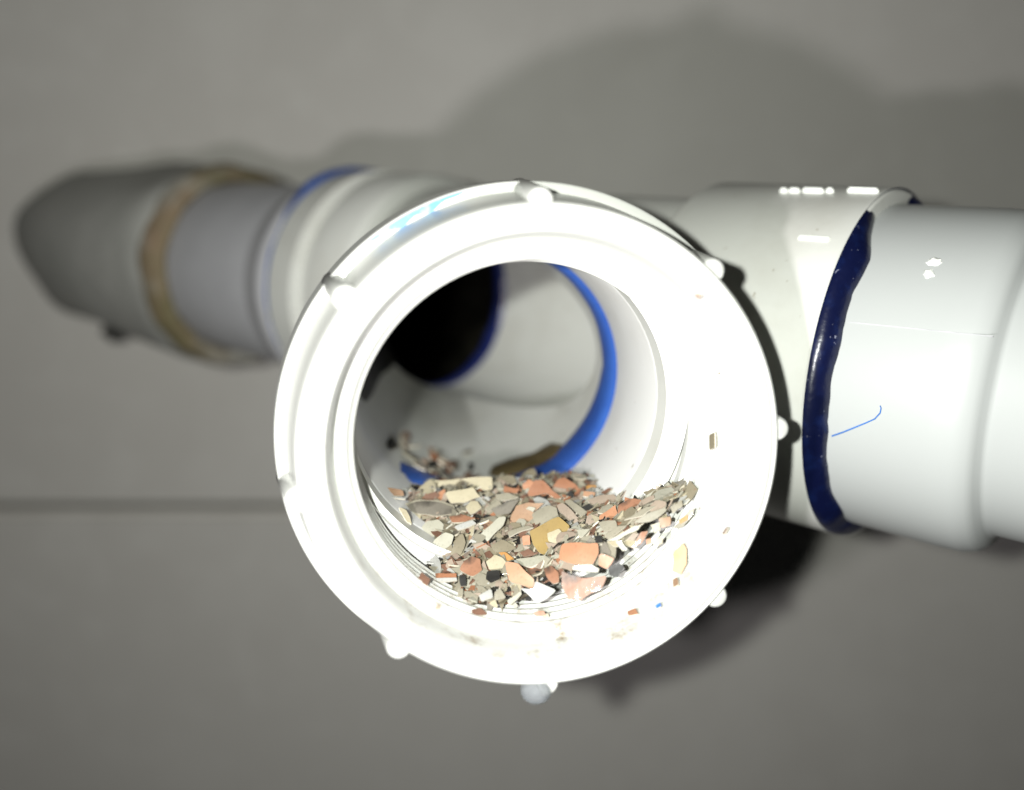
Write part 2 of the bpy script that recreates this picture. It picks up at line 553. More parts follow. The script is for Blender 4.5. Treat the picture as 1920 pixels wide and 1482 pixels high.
lathe('sleeve_body', [(116, 29), (114, 33), (117, 34.8), (130, 35.2), (165, 35.4), (200, 34.2), (225, 31.5), (247, 27.0), (265, 20), (277, 12), (283, 5), (285, 0.0)], sleeve, M['sleeve'], 96, closed=False, fn=lumpy(0.13, 3.0, 1.3), smooth=60)
s_ = lathe('sealant_ring', [(110, 29.9), (108.5, 31.5), (109.5, 34.0), (112, 35.8), (116, 36.6), (118, 36.0), (119.5, 34.0), (119.5, 29.9)], sleeve, M['rust'], 128, fn=lumpy(0.045, 8.0, 3.0), smooth=60)
s_['label'] = 'brown crumbly sealant ring around the pipe'
link('clamp_screw', blob_mesh('clamp_screw', 4.5, 8, 4.0, 0.3, 4), sleeve, [M['dark']],
     Matrix.Translation(on_run(205, 262, 36.5) * S), 60)

# ------------------------------------------------------------------ threaded collar (the mouth)
collar = thing('threaded_collar', 'overexposed white ring with eight rounded ribs around the open pipe mouth', 'pipe collar', FC)
inner = [(0.25, 31.0), (1.2, 30.5), (5.6, 30.1), (6.1, 29.7), (6.4, 28.3), (7.0, 27.9)]
d = 7.6
for k in range(5):
    inner += [(d, 27.85 - k * 0.08), (d + 0.75, 27.15 - k * 0.08), (d + 1.15, 27.15 - k * 0.08)]
    d += 1.9
inner += [(17.4, 27.5), (19.5, 27.5)]
outer = [(21.4, 38.6), (20.8, 39.6), (19.6, 39.5), (13.9, 38.75), (13.2, 38.7), (13.0, 38.5), (12.95, 38.4), (12.9, 37.4), (12.88, 37.15), (12.2, 37.0), (2.0, 35.15), (1.0, 34.95), (0.35, 34.6), (0.12, 34.3), (0.30, 33.95), (0.12, 33.7), (0.0, 33.4), (0.0, 31.6)]
cbody = lathe('collar_body', inner + outer, collar, M['collar'], 192, smooth=24)
adapter = thing('adapter_tube', 'white smooth tube lining the mouth behind the threads, ending in bright blue cement', 'pipe', FB)
lathe('tube_body', [(17.6, 27.9), (17.9, 27.2), (22.6, 26.9), (23.2, 26.2), (24.0, 25.8), (50.5, 25.7), (50.5, 28.5), (30, 30.0), (22, 30.5), (17.6, 29.5)], adapter, M['tube'], 160, smooth=30)
# ribs: positions read off the photograph
for ang in (91, 46, 3, -42, -90, -128, 188.7, 141):
    a = math.radians(ang)
    c0, c1 = Vector((math.cos(a) * 35.0, 0.9, math.sin(a) * 35.0)), Vector((math.cos(a) * 37.9, 18.3, math.sin(a) * 37.9))
    axd = (c1 - c0)
    n = 20
    side = Vector((-math.sin(a), 0, math.cos(a)))
    rad = Vector((math.cos(a), 0, math.sin(a)))
    vs, fs = [], []
    sts = [(0.0, 1.4), (0.015, 1.68), (0.04, 1.8), (0.97, 1.8), (1.0, 1.5)]
    for (t, rr) in sts:
        for k in range(n):
            an = 2 * math.pi * k / n
            vs.append((c0 + axd * t + (rad * math.cos(an) + side * math.sin(an)) * rr) * S)
    for i in range(len(sts) - 1):
        for k in range(n):
            l = (k + 1) % n
            fs.append((i * n + k, i * n + l, (i + 1) * n + l, (i + 1) * n + k))
    fs.append(tuple(range(n))[::-1])
    fs.append(tuple((len(sts) - 1) * n + k for k in range(n)))
    me = bpy.data.meshes.new('rib')
    me.from_pydata(vs, [], fs)
    bm = bmesh.new(); bm.from_mesh(me); bmesh.ops.recalc_face_normals(bm, faces=bm.faces); bm.to_mesh(me); bm.free()
    link('rib', me, collar, [M['collar']], None, 40)
# blue primer smeared along the ledge, upper left
vs, fs = [], []
N = 40
for i in range(N):
    t = i / (N - 1)
    a = math.radians(104 + 27 * t)
    w = 0.55 + 0.35 * math.sin(t * 9) * 0.4
    for r_ in (38.4 - 1.35 * min(1, 3 * t, 3.2 * (1 - t)) * (0.75 + 0.2 * math.sin(t * 23)), 38.4):
        vs.append((r_ * math.cos(a) * S, 12.88 * S, r_ * math.sin(a) * S))
for i in range(N - 1):
    fs.append((2 * i, 2 * i + 1, 2 * i + 3, 2 * i + 2))
me = bpy.data.meshes.new('primer_smear')
me.from_pydata(vs, [], fs)
ps = link('primer_smear', me, cbody, [M['blue_smear']])
md = ps.modifiers.new('thick', 'SOLIDIFY'); md.thickness = 0.12 * S; md.offset = 0
ps['label'] = 'light blue smear on the ledge'

# adapter tube inside the wye branch, with the bright blue cement ring at its end
def ring_fn(d, r, a):
    deg = math.degrees(a) % 360
    k = 1.0
    if 100 < deg < 238:                       # hardly any squeezed out on the far left side
        k = max(0.0, 1 - min(deg - 100, 238 - deg) / 10.0)
    wv = mnoise.noise(Vector((math.cos(a) * 3, math.sin(a) * 3, 5)))
    if d > 53:
        d = 51 + (d - 51) * (0.55 + 0.45 * max(0.0, -math.sin(a)) ** 0.5) + 1.0 * wv
    if r < 26.3:
        r = 26.2 - (26.2 - r) * k
    return d, r


lathe('cement_ring', [(47.5, 25.9), (48.4, 25.1), (50.0, 24.6), (54.0, 24.5), (59.0, 24.8), (62.0, 25.5), (62.6, 26.4), (48, 26.4)], adapter, M['cement_in'], 200,
      fn=ring_fn, smooth=60)['label'] = 'bright blue cement ring inside the bore'

# ------------------------------------------------------------------ heap surface (branch frame, mm)
IC = FC.to_3x3().inverted()
CORG = camw(5.1, -8.2, 125.0)


def bore_r(d):
    if d < 6.2: return 30.1
    if d < 18.0: return 27.3
    if d < 23.5: return 26.9
    return 25.8


def centre(d):
    """lateral and vertical offset of the collar axis from the branch axis at depth d"""
    if d >= 18.0: return 0.0, 0.0
    c = to_branch(CORG + CDIR * d)
    return c.x, c.z


def radial(p):
    cu, cw = centre(p.y)
    return math.hypot(p.x - cu, p.z - cw)


def heap_w(u, d):
    """height of the heap above the branch axis at lateral u, depth d"""
    if d < 36:
        base = -27.5 + (d - 7.2) * 0.332
    elif d < 44:
        base = -17.95 - (d - 36) * 0.25
    else:
        base = -19.95 - (d - 44) * (0.62 if u > 0 else max(0.24, 0.62 + 0.05 * u))
    k = max(0.0, 1 - max(0, d - 7) / 27.0)
    tilt = 0.60 * k * u if u > 0 else 0.06 * u
    bump = 0.9 * mnoise.noise(Vector((u * 0.22, d * 0.22, 3.1))) + 0.35 * mnoise.noise(Vector((u * 0.7, d * 0.7, 8.1)))
    if d < 7.0:
        base -= (7.0 - d) * 2.0
    fill = 1.5 * math.exp(-((u - 14) / 9.0) ** 2) * max(0.0, 1 - abs(d - 10) / 8.0)
    return base + tilt + bump + fill


def floor_w(u, d):
    r = bore_r(d)
    cu, cw = centre(d)
    return cw - math.sqrt(max(0.0, r * r - (u - cu) ** 2)) if abs(u - cu) < r else 99.0


def surf(u, d):
    return max(heap_w(u, d), floor_w(u, d))


# mesh of the mud under the flakes
nu, nd = 110, 110
vs, fs, keep = [], [], []
for j in range(nd):
    d_ = 7.4 + 58 * j / (nd - 1)
    r = bore_r(d_)
    for i in range(nu):
        u_ = -r + 2 * r * i / (nu - 1)
        h = heap_w(u_, d_) - 0.5 + 0.4 * mnoise.noise(Vector((u_ * 1.9, d_ * 1.9, 1.0)))
        fl = floor_w(u_, d_) - 0.35 if floor_w(u_, d_) < 50 else 0.0
        vs.append((u_ * S, d_ * S, max(h, fl - 0.1) * S))
        keep.append(h > fl - 0.5)
for j in range(nd - 1):
    for i in range(nu - 1):
        a_ = j * nu + i
        if all(keep[q] for q in (a_, a_ + 1, a_ + nu + 1, a_ + nu)):
            fs.append((a_, a_ + 1, a_ + nu + 1, a_ + nu))
me = bpy.data.meshes.new('shell_mud')
me.from_pydata(vs, [], fs)
mud = link('shell_mud', me, None, [M['sludge']], FB, 180)
mud['kind'] = 'stuff'
mud['label'] = 'wet dark mud of crushed shell under the flakes in the pipe'
mud['category'] = 'mud'


def heap_normal(u, d):
    e = 0.8
    return Vector((-(surf(u + e, d) - surf(u - e, d)) / (2 * e), -(surf(u, d + e) - surf(u, d - e)) / (2 * e), 1)).normalized()


def hit_heap(px, py):
    """photo pixel -> point on the heap or the bore wall, branch frame"""
    o = to_branch(CAM)
    dr = IB @ ray(px, py)
    t = 100.0
    while t < 330:
        p = o + dr * t
        if p.y > -1:
            r = radial(p)
            if (p.y < 70 and p.z < heap_w(p.x, p.y)) or r > bore_r(p.y):
                return p
        t += 0.1
    return o + dr * 200


# ------------------------------------------------------------------ shell flakes
rng = random.Random(11)


def flake_mesh(name, outline, thick=0.38, curve=22.0, jag=0.05, sub=2, seed=0, mid=True):
    """outline: list of 2-D points (mm) about the centroid; a curved slab with a broken rim"""
    rr = random.Random(seed)
    size = max(math.hypot(*p) for p in outline)
    pts = []
    n = len(outline)
    for i in range(n):
        a, b = Vector(outline[i]), Vector(outline[(i + 1) % n])
        for k in range(sub):
            t = k / sub
            p = a.lerp(b, t)
            if sub > 1:
                e = (b - a)
                nrm = Vector((-e.y, e.x))
                p += nrm * rr.uniform(-jag, jag) * (1.0 if k else 0.4)
            pts.append(p)
    cut = []                                     # knock the corners off
    for i in range(len(pts)):
        a, b = pts[i], pts[(i + 1) % len(pts)]
        k = rr.uniform(0.08, 0.3)
        cut += [a.lerp(b, k), a.lerp(b, 1 - rr.uniform(0.08, 0.3))]
    pts = cut
    m = len(pts)
    cxx = sum(p.x for p in pts) / m
    cyy = sum(p.y for p in pts) / m
    c = Vector((cxx, cyy))
    rings = [[c + (p - c) * f for p in pts] for f in ((1.0, 0.55) if mid else (1.0,))]
    wob = rr.uniform(0, 50)

    def z(p):
        return -((p.x - cxx) ** 2 + (p.y - cyy) ** 2) / (2 * curve) + 0.10 * mnoise.noise(Vector((p.x * 0.5 + wob, p.y * 0.5, 0)))
    vs, fs, mi = [], [], []
    for sgn in (1, -1):
        for q, ring in enumerate(rings):
            for p in ring:
                inset = 0.0
                vs.append((p.x, p.y, z(p) + sgn * thick / 2))
        vs.append((c.x, c.y, z(c) + sgn * thick / 2))
    nr = len(rings)
    st = nr * m + 1
    for s_, off in ((1, 0), (-1, st)):
        for i in range(m):
            j = (i + 1) % m
            ff = [(off + (nr - 1) * m + i, off + (nr - 1) * m + j, off + nr * m)]
            if mid:
                ff.append((off + i, off + j, off + m + j, off + m + i))
            if s_ < 0:
                ff = [f[::-1] for f in ff]
            fs += ff
            mi += [0 if s_ > 0 else 1] * len(ff)
    for i in range(m):
        j = (i + 1) % m
        fs.append((i, st + i, st + j, j))
        mi.append(1)
    me = bpy.data.meshes.new(name)
    me.from_pydata([(x * S, y * S, zz * S) for (x, y, zz) in vs], [], fs)
    me.polygons.foreach_set('material_index', mi)
    return me


def basis(n, spin=0.0):
    n = n.normalized()
    a = n.cross(Vector((0, 1, 0.2)))
    if a.length < 1e-3:
        a = n.cross(Vector((1, 0, 0)))
    a.normalize()
    b = n.cross(a)
    a2 = a * math.cos(spin) + b * math.sin(spin)
    b2 = n.cross(a2)
    return a2, b2, n


def place_matrix(p, a, b, n):
    """branch-frame point and axes -> world matrix"""
    m = Matrix(((a.x, b.x, n.x, p.x * S), (a.y, b.y, n.y, p.y * S), (a.z, b.z, n.z, p.z * S), (0, 0, 0, 1)))
    return FB @ m


hero_polys = []


def under_hero(px, py):
    for poly in hero_polys:
        c = False
        for i in range(len(poly)):
            (x1, y1), (x2, y2) = poly[i], poly[i - 1]
            if (y1 > py) != (y2 > py) and px < (x2 - x1) * (py - y1) / (y2 - y1) + x1:
                c = not c
        if c:
            return True
    return False


def hero(name, cat, matname, poly, label, lift=0.6, face=0.45, curve=22.0, thick=0.38, edge='edge', zoom=True, tiltn=None, group=None):
    """a flake traced in the photograph, laid on the heap at its own depth and tilt"""
    if zoom:   # coordinates measured in the enlarged crop (680..1340, 850..1180 at 1920/660)
        poly = [(680 + x / 2.909, 850 + y / 2.909) for (x, y) in poly]
    # counter-clockwise in y-up
    ar = sum(poly[i][0] * poly[(i + 1) % len(poly)][1] - poly[(i + 1) % len(poly)][0] * poly[i][1] for i in range(len(poly)))
    if ar > 0:
        poly = poly[::-1]
    hero_polys.append(poly)
    cx = sum(p[0] for p in poly) / len(poly)
    cy = sum(p[1] for p in poly) / len(poly)
    p0 = hit_heap(cx, cy)
    o = to_branch(CAM)
    tocam = (o - p0).normalized()
    if radial(p0) > bore_r(p0.y) - 0.3:
        nh = Vector((-p0.x, 0, -p0.z)).normalized()
    else:
        nh = heap_normal(p0.x, p0.y)
    n = (nh * (1 - face) + tocam * face)
    if tiltn:
        n += Vector(tiltn)
    n.normalize()
    p0 = p0 + tocam * (lift + 0.7)
    a, b, n = basis(n)
    pts = []
    for (px, py) in poly:
        dr = IB @ ray(px, py)
        t = (p0 - o).dot(n) / dr.dot(n)
        q = o + dr * t - p0
        pts.append((q.dot(a), q.dot(b)))
    me = flake_mesh(name, pts, thick, curve, 0.06, 2, seed=int(cx * 7 + cy))
    ob = link(name, me, None, [M[matname], M[edge]])
    ob.matrix_world = place_matrix(p0, a, b, n)
    for pl in me.polygons:
        pl.use_smooth = True
    me.set_sharp_from_angle(angle=math.radians(35))
    tag(ob, label, cat, group)
    return ob


H = [
 ('terracotta', [(940,150),(985,150),(1035,205),(1085,245),(1060,258),(1000,218),(905,238),(900,215)], 'terracotta shell piece with a stepped top, left of the two at the back crest', 1.6, .75),
 ('terracotta', [(1070,140),(1100,133),(1160,170),(1210,228),(1100,240),(1032,195)], 'terracotta shell piece shaped like a shark fin at the back crest', 1.6, .75),
 ('orange', [(868,175),(905,142),(945,162),(925,205),(880,205)], 'small salmon shell chip left of the terracotta crest piece', .8, .7),
 ('terracotta', [(773,180),(858,195),(838,222),(768,215)], 'flat rust-red chip right of the cream slabs', .9, .6),
 ('cream', [(365,147),(545,140),(500,175),(480,205),(425,245)], 'cream triangular slab at the upper left, left of two', 1.5, .8),
 ('cream', [(530,141),(705,132),(707,200),(660,205),(590,165)], 'cream slab with square right end at the upper left', 1.7, .8),
 ('cream', [(448,215),(605,193),(645,240),(560,272),(480,276)], 'cream trapezoid slab below the other two cream slabs', 1.9, .7),
 ('smoky', [(238,282),(300,262),(420,268),(530,302),(500,325),(400,343),(300,332),(245,308)], 'cupped shell half with a hollow painted in shade and a pale rim at the left', .7, .35),  # shade of the hollow is put into the dark blotched colour
 ('grey', [(228,272),(300,252),(420,256),(545,300),(530,304),(420,270),(300,264),(240,284)], 'thin pale rim arching over the dark shell half', 1.0, .5),
 ('grey', [(722,228),(790,218),(852,240),(830,252),(740,262)], 'grey domed chip just left of the terracotta crest', 1.0, .5),
 ('grey', [(662,305),(740,260),(755,270),(690,325)], 'narrow grey chip slanting beside the cream trapezoid', .9, .5),
 ('smoky', [(698,305),(800,265),(855,250),(800,330),(730,338)], 'grey shell flake with dark notched lower edge, centre left', 1.2, .55),
 ('tan', [(838,287),(900,270),(992,275),(962,300),(932,320),(942,388),(798,406),(810,340)], 'large tan-orange shell flake in the middle of the heap', 1.1, .6),
 ('ivory', [(905,292),(945,300),(930,322),(890,305)], 'tiny cream chip lying on the large tan-orange flake', 1.7, .6),
 ('grey', [(923,332),(1010,285),(1058,300),(1072,350),(992,378),(950,407)], 'pale grey square flake overlapping the tan-orange flake', 1.8, .6),
 ('amber', [(1000,378),(1070,350),(1132,400),(1112,450),(1062,482),(1040,583),(960,542),(930,500),(910,430)], 'large amber yellow shell flake near the centre of the heap', 1.3, .65),
 ('cream', [(1008,437),(1070,413),(1092,440),(1062,502),(1012,482)], 'small yellowish chip lying on the amber flake', 2.0, .65),
 ('grey', [(928,420),(985,400),(1022,425),(1012,452),(960,447)], 'rounded grey chip lying on the upper left of the amber flake', 2.0, .6),
 ('orange', [(868,455),(912,449),(917,500),(875,506)], 'tiny salmon square chip left of the amber flake', 1.0, .6),
 ('brown', [(858,542),(905,522),(947,555),(880,568)], 'small brown chip under the salmon square chip', .8, .5),
 ('orange', [(1085,495),(1180,488),(1282,490),(1287,545),(1255,607),(1150,607),(1068,577)], 'large wet salmon-orange rectangular shell flake right of centre', 1.5, .65),
 ('orange', [(1287,560),(1300,548),(1372,575),(1332,632),(1288,612)], 'salmon chip sticking out right of the wet rectangular flake', .9, .6),
 ('peach', [(778,592),(850,605),(900,655),(938,692),(930,747),(800,702)], 'bright peach shell flake at the lower middle', 1.8, .65),
 ('white', [(858,737),(932,742),(945,698),(1057,745),(1010,790),(950,822)], 'white triangular shell flake under the bright peach flake', 1.2, .6),
 ('stained', [(1085,640),(1140,665),(1200,682),(1332,670),(1300,742),(1180,807),(1110,772),(1085,720)], 'large orange flake blotched with black at the lower right', 1.1, .6),
 ('stained', [(985,630),(1030,613),(1068,650),(1072,705),(1040,715),(1000,672)], 'brown-orange flake darkened at its lower edge, beside the white flake', 1.0, .55),
 ('ivory', [(313,422),(350,370),(410,361),(442,390),(432,430),(360,472)], 'pale ivory rounded chip at the left, upper of a pair', 1.2, .65),
 ('ivory', [(383,482),(450,434),(497,450),(482,502),(420,547),(390,532)], 'pale ivory rounded chip at the left, lower of a pair', 1.1, .65),
 ('olive', [(478,557),(510,470),(545,438),(562,490),(530,562)], 'olive leaf-shaped chip beside the ivory pair', 1.0, .6),
 ('ivory', [(612,525),(650,430),(740,350),(782,345),(765,400),(680,482)], 'long pale greenish flake standing on end, centre left', 1.4, .65),
 ('stained', [(555,590),(590,565),(642,580),(652,640),(600,677),(528,640)], 'peach flake with black smudge on its left, lower left', 1.0, .6),
 ('cream', [(673,592),(720,555),(765,575),(782,595),(762,632),(690,637)], 'cream five-sided chip left of the bright peach flake', 1.1, .65),
 ('yellow', [(738,545),(780,540),(832,580),(785,592)], 'small bright orange-yellow chip above the cream five-sided chip', .8, .6),
 ('ivory', [(838,582),(990,560),(1035,580),(970,603),(920,627),(850,602)], 'long pale flake lying level under the amber flake', 1.0, .4),
 ('brown', [(293,692),(320,648),(367,690),(352,727)], 'rust-brown triangular chip at the left end near the threads', .9, .6),
 ('terracotta', [(395,655),(512,655),(512,682),(400,686)], 'rust-red flake seen edge-on at the lower left', 1.0, .5),
 ('white', [(395,686),(512,684),(515,697),(405,702)], 'white flake edge right under the rust-red edge-on flake', 1.0, .5),
 ('pink', [(1058,282),(1090,270),(1180,360),(1217,365),(1192,402),(1120,367),(1075,322)], 'pinkish long flake with white rim right of the grey square', 1.3, .6),
 ('grey', [(1100,258),(1130,253),(1255,350),(1212,362),(1150,312)], 'long grey flake leaning over the pinkish long flake', 1.6, .55),
 ('orange', [(1293,342),(1380,285),(1392,330),(1352,370),(1293,367)], 'orange flake in the shingled stack on the right', 1.2, .6),
 ('grey', [(1278,325),(1340,278),(1367,285),(1330,337)], 'grey flake edge just left of the orange shingle', 1.3, .5),
 ('stained', [(1395,285),(1470,250),(1522,255),(1502,287),(1430,322),(1392,332)], 'orange flake with grey patch on top of the right-hand stack', 1.2, .6),
 ('pink', [(1225,262),(1310,230),(1372,228),(1398,265),(1340,278),(1250,285)], 'pale grey-pink flake at the back right crest', 1.3, .5),
 ('grey', [(1418,367),(1540,300),(1605,288),(1522,347)], 'long grey flake slanting up to the right, upper of the sliver stack', 1.3, .5),
 ('grey', [(1472,377),(1640,300),(1662,310),(1572,372)], 'longest grey sliver in the right-hand stack', 1.5, .5),
 ('pink', [(1518,262),(1590,232),(1594,252),(1520,312),(1500,318)], 'pinkish sliver at the top of the right-hand stack', 1.3, .5),
 ('pink', [(1556,302),(1600,260),(1657,268),(1650,297),(1575,325)], 'pinkish square-ended flake at the right-hand end of the stack', 1.4, .5),
 ('grey', [(1318,447),(1390,400),(1442,395),(1340,472)], 'grey-green sliver under the right-hand stack', 1.0, .5),
 ('ivory', [(1328,482),(1480,400),(1522,388),(1502,420),(1390,477)], 'long pale sliver pointing to the dark pocket on the right', 1.2, .5),
 ('pink', [(1443,472),(1480,433),(1507,440),(1482,477)], 'small rounded pink chip below the long pale sliver', 1.0, .6),
 ('terracotta', [(1463,522),(1520,430),(1558,423),(1522,492)], 'narrow orange-brown chip standing below the right-hand stack', 1.1, .6),
 ('ivory', [(1378,480),(1410,477),(1447,525),(1420,537)], 'small ivory stick-like chip near the dark pocket', 1.1, .6),
 ('cream', [(1577,470),(1637,453),(1637,490),(1590,522)], 'cream four-sided chip against the right wall', .9, .6),
 ('cream', [(1572,392),(1620,380),(1625,420),(1590,436)], 'small cream chip above the cream four-sided chip', .9, .6),
 ('orange', [(1543,470),(1572,462),(1578,490),(1550,505)], 'tiny orange chip left of the cream four-sided chip', .9, .6),
 ('tan', [(1613,357),(1680,343),(1677,395),(1630,412)], 'tan chip near the right end of the heap', 1.0, .6),
 ('yellow', [(1722,367),(1770,335),(1778,360),(1732,387)], 'yellow-orange chip at the far right tip of the heap', 1.2, .6),
 ('grey', [(1690,412),(1770,320),(1812,298),(1800,340),(1740,405)], 'grey flake leaning on the wall at the far right tip', .8, .5),
 ('olive', [(1678,292),(1740,252),(1747,290),(1692,332)], 'olive flake at the far right tip, highest on the wall', 1.0, .55),
 ('ivory', [(1168,420),(1252,415),(1248,462),(1180,457)], 'pale rounded chip right of the amber flake', 1.0, .5),
 ('ivory', [(1143,620),(1250,606),(1292,630),(1282,652),(1150,637)], 'pale flake edge under the wet rectangular flake', 1.6, .4),
 ('ivory', [(788,802),(860,753),(868,770),(800,832)], 'pale leaf-shaped chip at the lower middle by the threads', 1.0, .6),
 ('white', [(633,777),(700,738),(712,790),(650,812)], 'whitish curled chip at the lower left by the threads', 1.0, .6),
 ('grey', [(718,762),(750,738),(782,790),(720,802)], 'grey triangular chip at the bottom of the heap', .9, .6),
 ('grey', [(523,742),(547,740),(547,785),(515,787)], 'small grey rectangular chip at the lower left bottom', .9, .6),
 ('terracotta', [(930,867),(990,861),(1002,884),(940,887)], 'small orange chip stuck in the threads below the heap', .35, .6),
 ('brown', [(578,862),(640,845),(682,880),(620,887)], 'brown chip stuck in the threads at the lower left', .35, .6),
 ('stained', [(470,345),(545,335),(622,356),(560,376),(490,382)], 'rust flake between pale edges right of the dark shell half', 1.0, .45),
 ('white', [(498,402),(600,370),(622,384),(520,422)], 'white sliver under the rust flake at the left', 1.1, .45),
 ('cream', [(560,300),(590,262),(625,265),(650,300),(620,322),(590,335)], 'small olive-cream domed chip below the cream trapezoid', 1.1, .5),
 ('black', [(680,645),(745,640),(750,690),(700,712),(672,690)], 'black shiny lump left of the bright peach flake', .9, .5),
 ('black', [(525,668),(560,665),(565,725),(535,728)], 'black chip below the smudged peach flake', .9, .5),
 ('black', [(1340,620),(1400,600),(1428,625),(1390,680),(1345,665)], 'black wet lump in the dark pocket on the right', .8, .5),
 ('black', [(1268,455),(1300,450),(1312,490),(1270,492)], 'small black crumb above the wet rectangular flake', .9, .5),
 ('tan', [(100,185),(215,205),(225,235),(150,235)], 'tan flake at the far left edge of the heap', .9, .5),
 ('white', [(135,230),(230,245),(232,256),(140,245)], 'white edge-on sliver at the far left of the heap', 1.0, .5),
 ('cream', [(195,295),(235,310),(270,390),(240,375)], 'narrow cream chip along the left wall', .8, .6),
 ('terracotta', [(1100,735),(1150,720),(1165,790),(1120,800)], 'small orange fragment below the black-blotched flake', .6, .6),
 ('grey', [(1285,380),(1380,370),(1390,410),(1320,432)], 'dull dark-grey flake left of the right-hand stack', .8, .5),
 ('pink', [(1225,345),(1285,330),(1290,385),(1215,395)], 'pinkish grey flake right of the pinkish long flake', 1.0, .55),
 ('grey', [(790,430),(900,395),(935,405),(870,425),(800,460)], 'thin grey flakes edge below the tan-orange flake', 1.0, .4),
 ('olive', [(700,505),(760,470),(840,520),(770,545),(715,530)], 'dull olive rounded flake in the centre left hollow', .7, .5),
 ('yellow', [(1215,180),(1278,178),(1262,205),(1220,205)], 'small yellow chip behind the shark-fin piece', .8, .5),
 ('brown', [(1300,215),(1340,192),(1365,195),(1330,228)], 'small brown chip at the back right crest', .8, .5),
 ('peach', [(1205,210),(1270,218),(1265,240),(1200,238)], 'pale peach chip at the foot of the shark-fin piece', 1.0, .5),
]
for i, (mn, poly, label, lift, face) in enumerate(H):
    cv = 22.0 if (i % 3) else -60.0
    dull = mn in ('brown', 'black', 'smoky', 'olive')
    hero('shell_flake', 'shell flake', mn, poly, label, lift, face, cv, thick=0.36, edge='edge_dull' if dull else 'edge')

# flakes and crumbs stuck higher on the collar
stuck = [
 ('pale_peach', [(1262,1035),(1280,1018),(1288,1030),(1288,1058),(1276,1078),(1260,1072)], 'large peach flake stuck on the white wall right of the heap'),
 ('tan', [(1262,1088),(1270,1083),(1273,1098),(1264,1103)], 'small red-orange flake stuck below the large peach flake'),
 ('olive', [(1331,815),(1341,812),(1341,840),(1331,845)], 'grey-brown flake stuck high on the right wall of the mouth'),
 ('orange', [(1304,553),(1309,549),(1316,556),(1311,560)], 'tiny red crumb stuck high on the upper right of the ring'),
 ('brown', [(1355,1001),(1364,988),(1366,991),(1358,1003)], 'tiny brown sliver stuck on the right of the ring'),
 ('orange', [(1176,1147),(1192,1142),(1197,1152),(1180,1156)], 'small orange crumb stuck on the lower lip right of centre'),
 ('cream', [(1016,1153),(1028,1151),(1030,1158),(1018,1160)], 'tiny cream crumb on the threads at the bottom'),
]
for (mn, poly, label) in stuck:
    hero('shell_flake', 'shell flake', mn, poly, label, 0.25, 0.15, 60.0, 0.25, zoom=False)
link_blue = hero('blue_crumb', 'crumb', 'black', [(1229,1136), (1238, 1131), (1241, 1138), (1232, 1142)], 'tiny blue crumb on the lower right lip', 0.2, 0.2, 60.0, 0.25, zoom=False)
link_blue.data.materials[0] = M['fibre']

# ------------------------------------------------------------------ the many small flakes
palette = [('grey', 30), ('ivory', 18), ('pink', 15), ('olive', 15), ('white', 6), ('cream', 9), ('brown', 3), ('terracotta', 3), ('tan', 6), ('smoky', 8), ('orange', 2), ('black', 2)]
names = [p for p, w in palette for _ in range(w)]
words = dict(grey='grey', ivory='ivory', pink='pinkish', olive='olive', white='white', cream='cream', brown='brown', terracotta='rust-red', tan='tan', smoky='smudged', orange='orange', black='black')


def rand_outline(rr, size):
    n = rr.choice((4, 5, 5, 6, 7))
    el = rr.uniform(0.35, 0.85)
    ph = rr.uniform(0, 6.28)
    return [(size * rr.uniform(0.72, 1.12) * math.cos(ph + 2 * math.pi * (k + rr.uniform(-.22, .22)) / n), el * size * rr.uniform(0.72, 1.12) * math.sin(ph + 2 * math.pi * (k + rr.uniform(-.22, .22)) / n)) for k in range(n)]


shared = {}
for mn in words:
    shared[mn] = []
    for k in range(7):
        rr = random.Random(hash_seed := (len(mn) * 131 + ord(mn[0]) * 17 + k * 997))
        me = flake_mesh('shell_chip', rand_outline(rr, 1.0 * 2.0), rr.uniform(0.24, 0.36), rr.choice((12, 20, -40)), 0.06, 1, k * 13 + len(mn), False)
        for pl in me.polygons:
            pl.use_smooth = True
        me.set_sharp_from_angle(angle=math.radians(35))
        me.materials.append(M[mn])
        me.materials.append(M['edge_dull'] if mn in ('brown', 'black', 'smoky', 'olive', 'grey') else M['edge'])
        shared[mn].append(me)


NEAR = [  # photo position of flakes that are easy to find, and their short names
 ((1020, 925), 'stepped terracotta piece'), ((1065, 915), 'shark-fin terracotta piece'), ((970, 918), 'flat rust-red chip'), ((833, 905), 'cream triangular slab'),
 ((892, 905), 'square-ended cream slab'), ((866, 930), 'cream trapezoid slab'), ((812, 953), 'dark cupped half'), ((985, 967), 'large tan-orange flake'),
 ((1022, 968), 'grey square flake'), ((1028, 1008), 'large amber flake'), ((988, 1017), 'salmon square chip'), ((1086, 1038), 'wet rectangular flake'),
 ((970, 1080), 'bright peach flake'), ((1008, 1108), 'white triangular flake'), ((1092, 1100), 'black-blotched flake'), ((1035, 1075), 'darkened brown-orange flake'),
 ((810, 993), 'upper ivory chip'), ((830, 1018), 'lower ivory chip'), ((860, 1025), 'olive leaf-shaped chip'), ((920, 1000), 'standing pale flake'),
 ((885, 1065), 'smudged peach flake'), ((930, 1053), 'cream five-sided chip'), ((792, 1088), 'rust-brown triangle'), ((836, 1082), 'edge-on rust-red flake'),
 ((1075, 965), 'pinkish long flake'), ((1143, 965), 'orange shingle'), ((1180, 950), 'grey-patched orange flake'), ((1220, 967), 'longest grey sliver'),
 ((1165, 1000), 'long pale sliver'), ((1240, 1018), 'cream four-sided chip'), ((1245, 978), 'tan chip'), ((1285, 975), 'yellow-orange tip chip'),
 ((1160, 1070), 'black wet lump'), ((950, 1120), 'leaf-shaped pale chip'), ((910, 1118), 'whitish curled chip'), ((735, 925), 'far-left tan flake')]


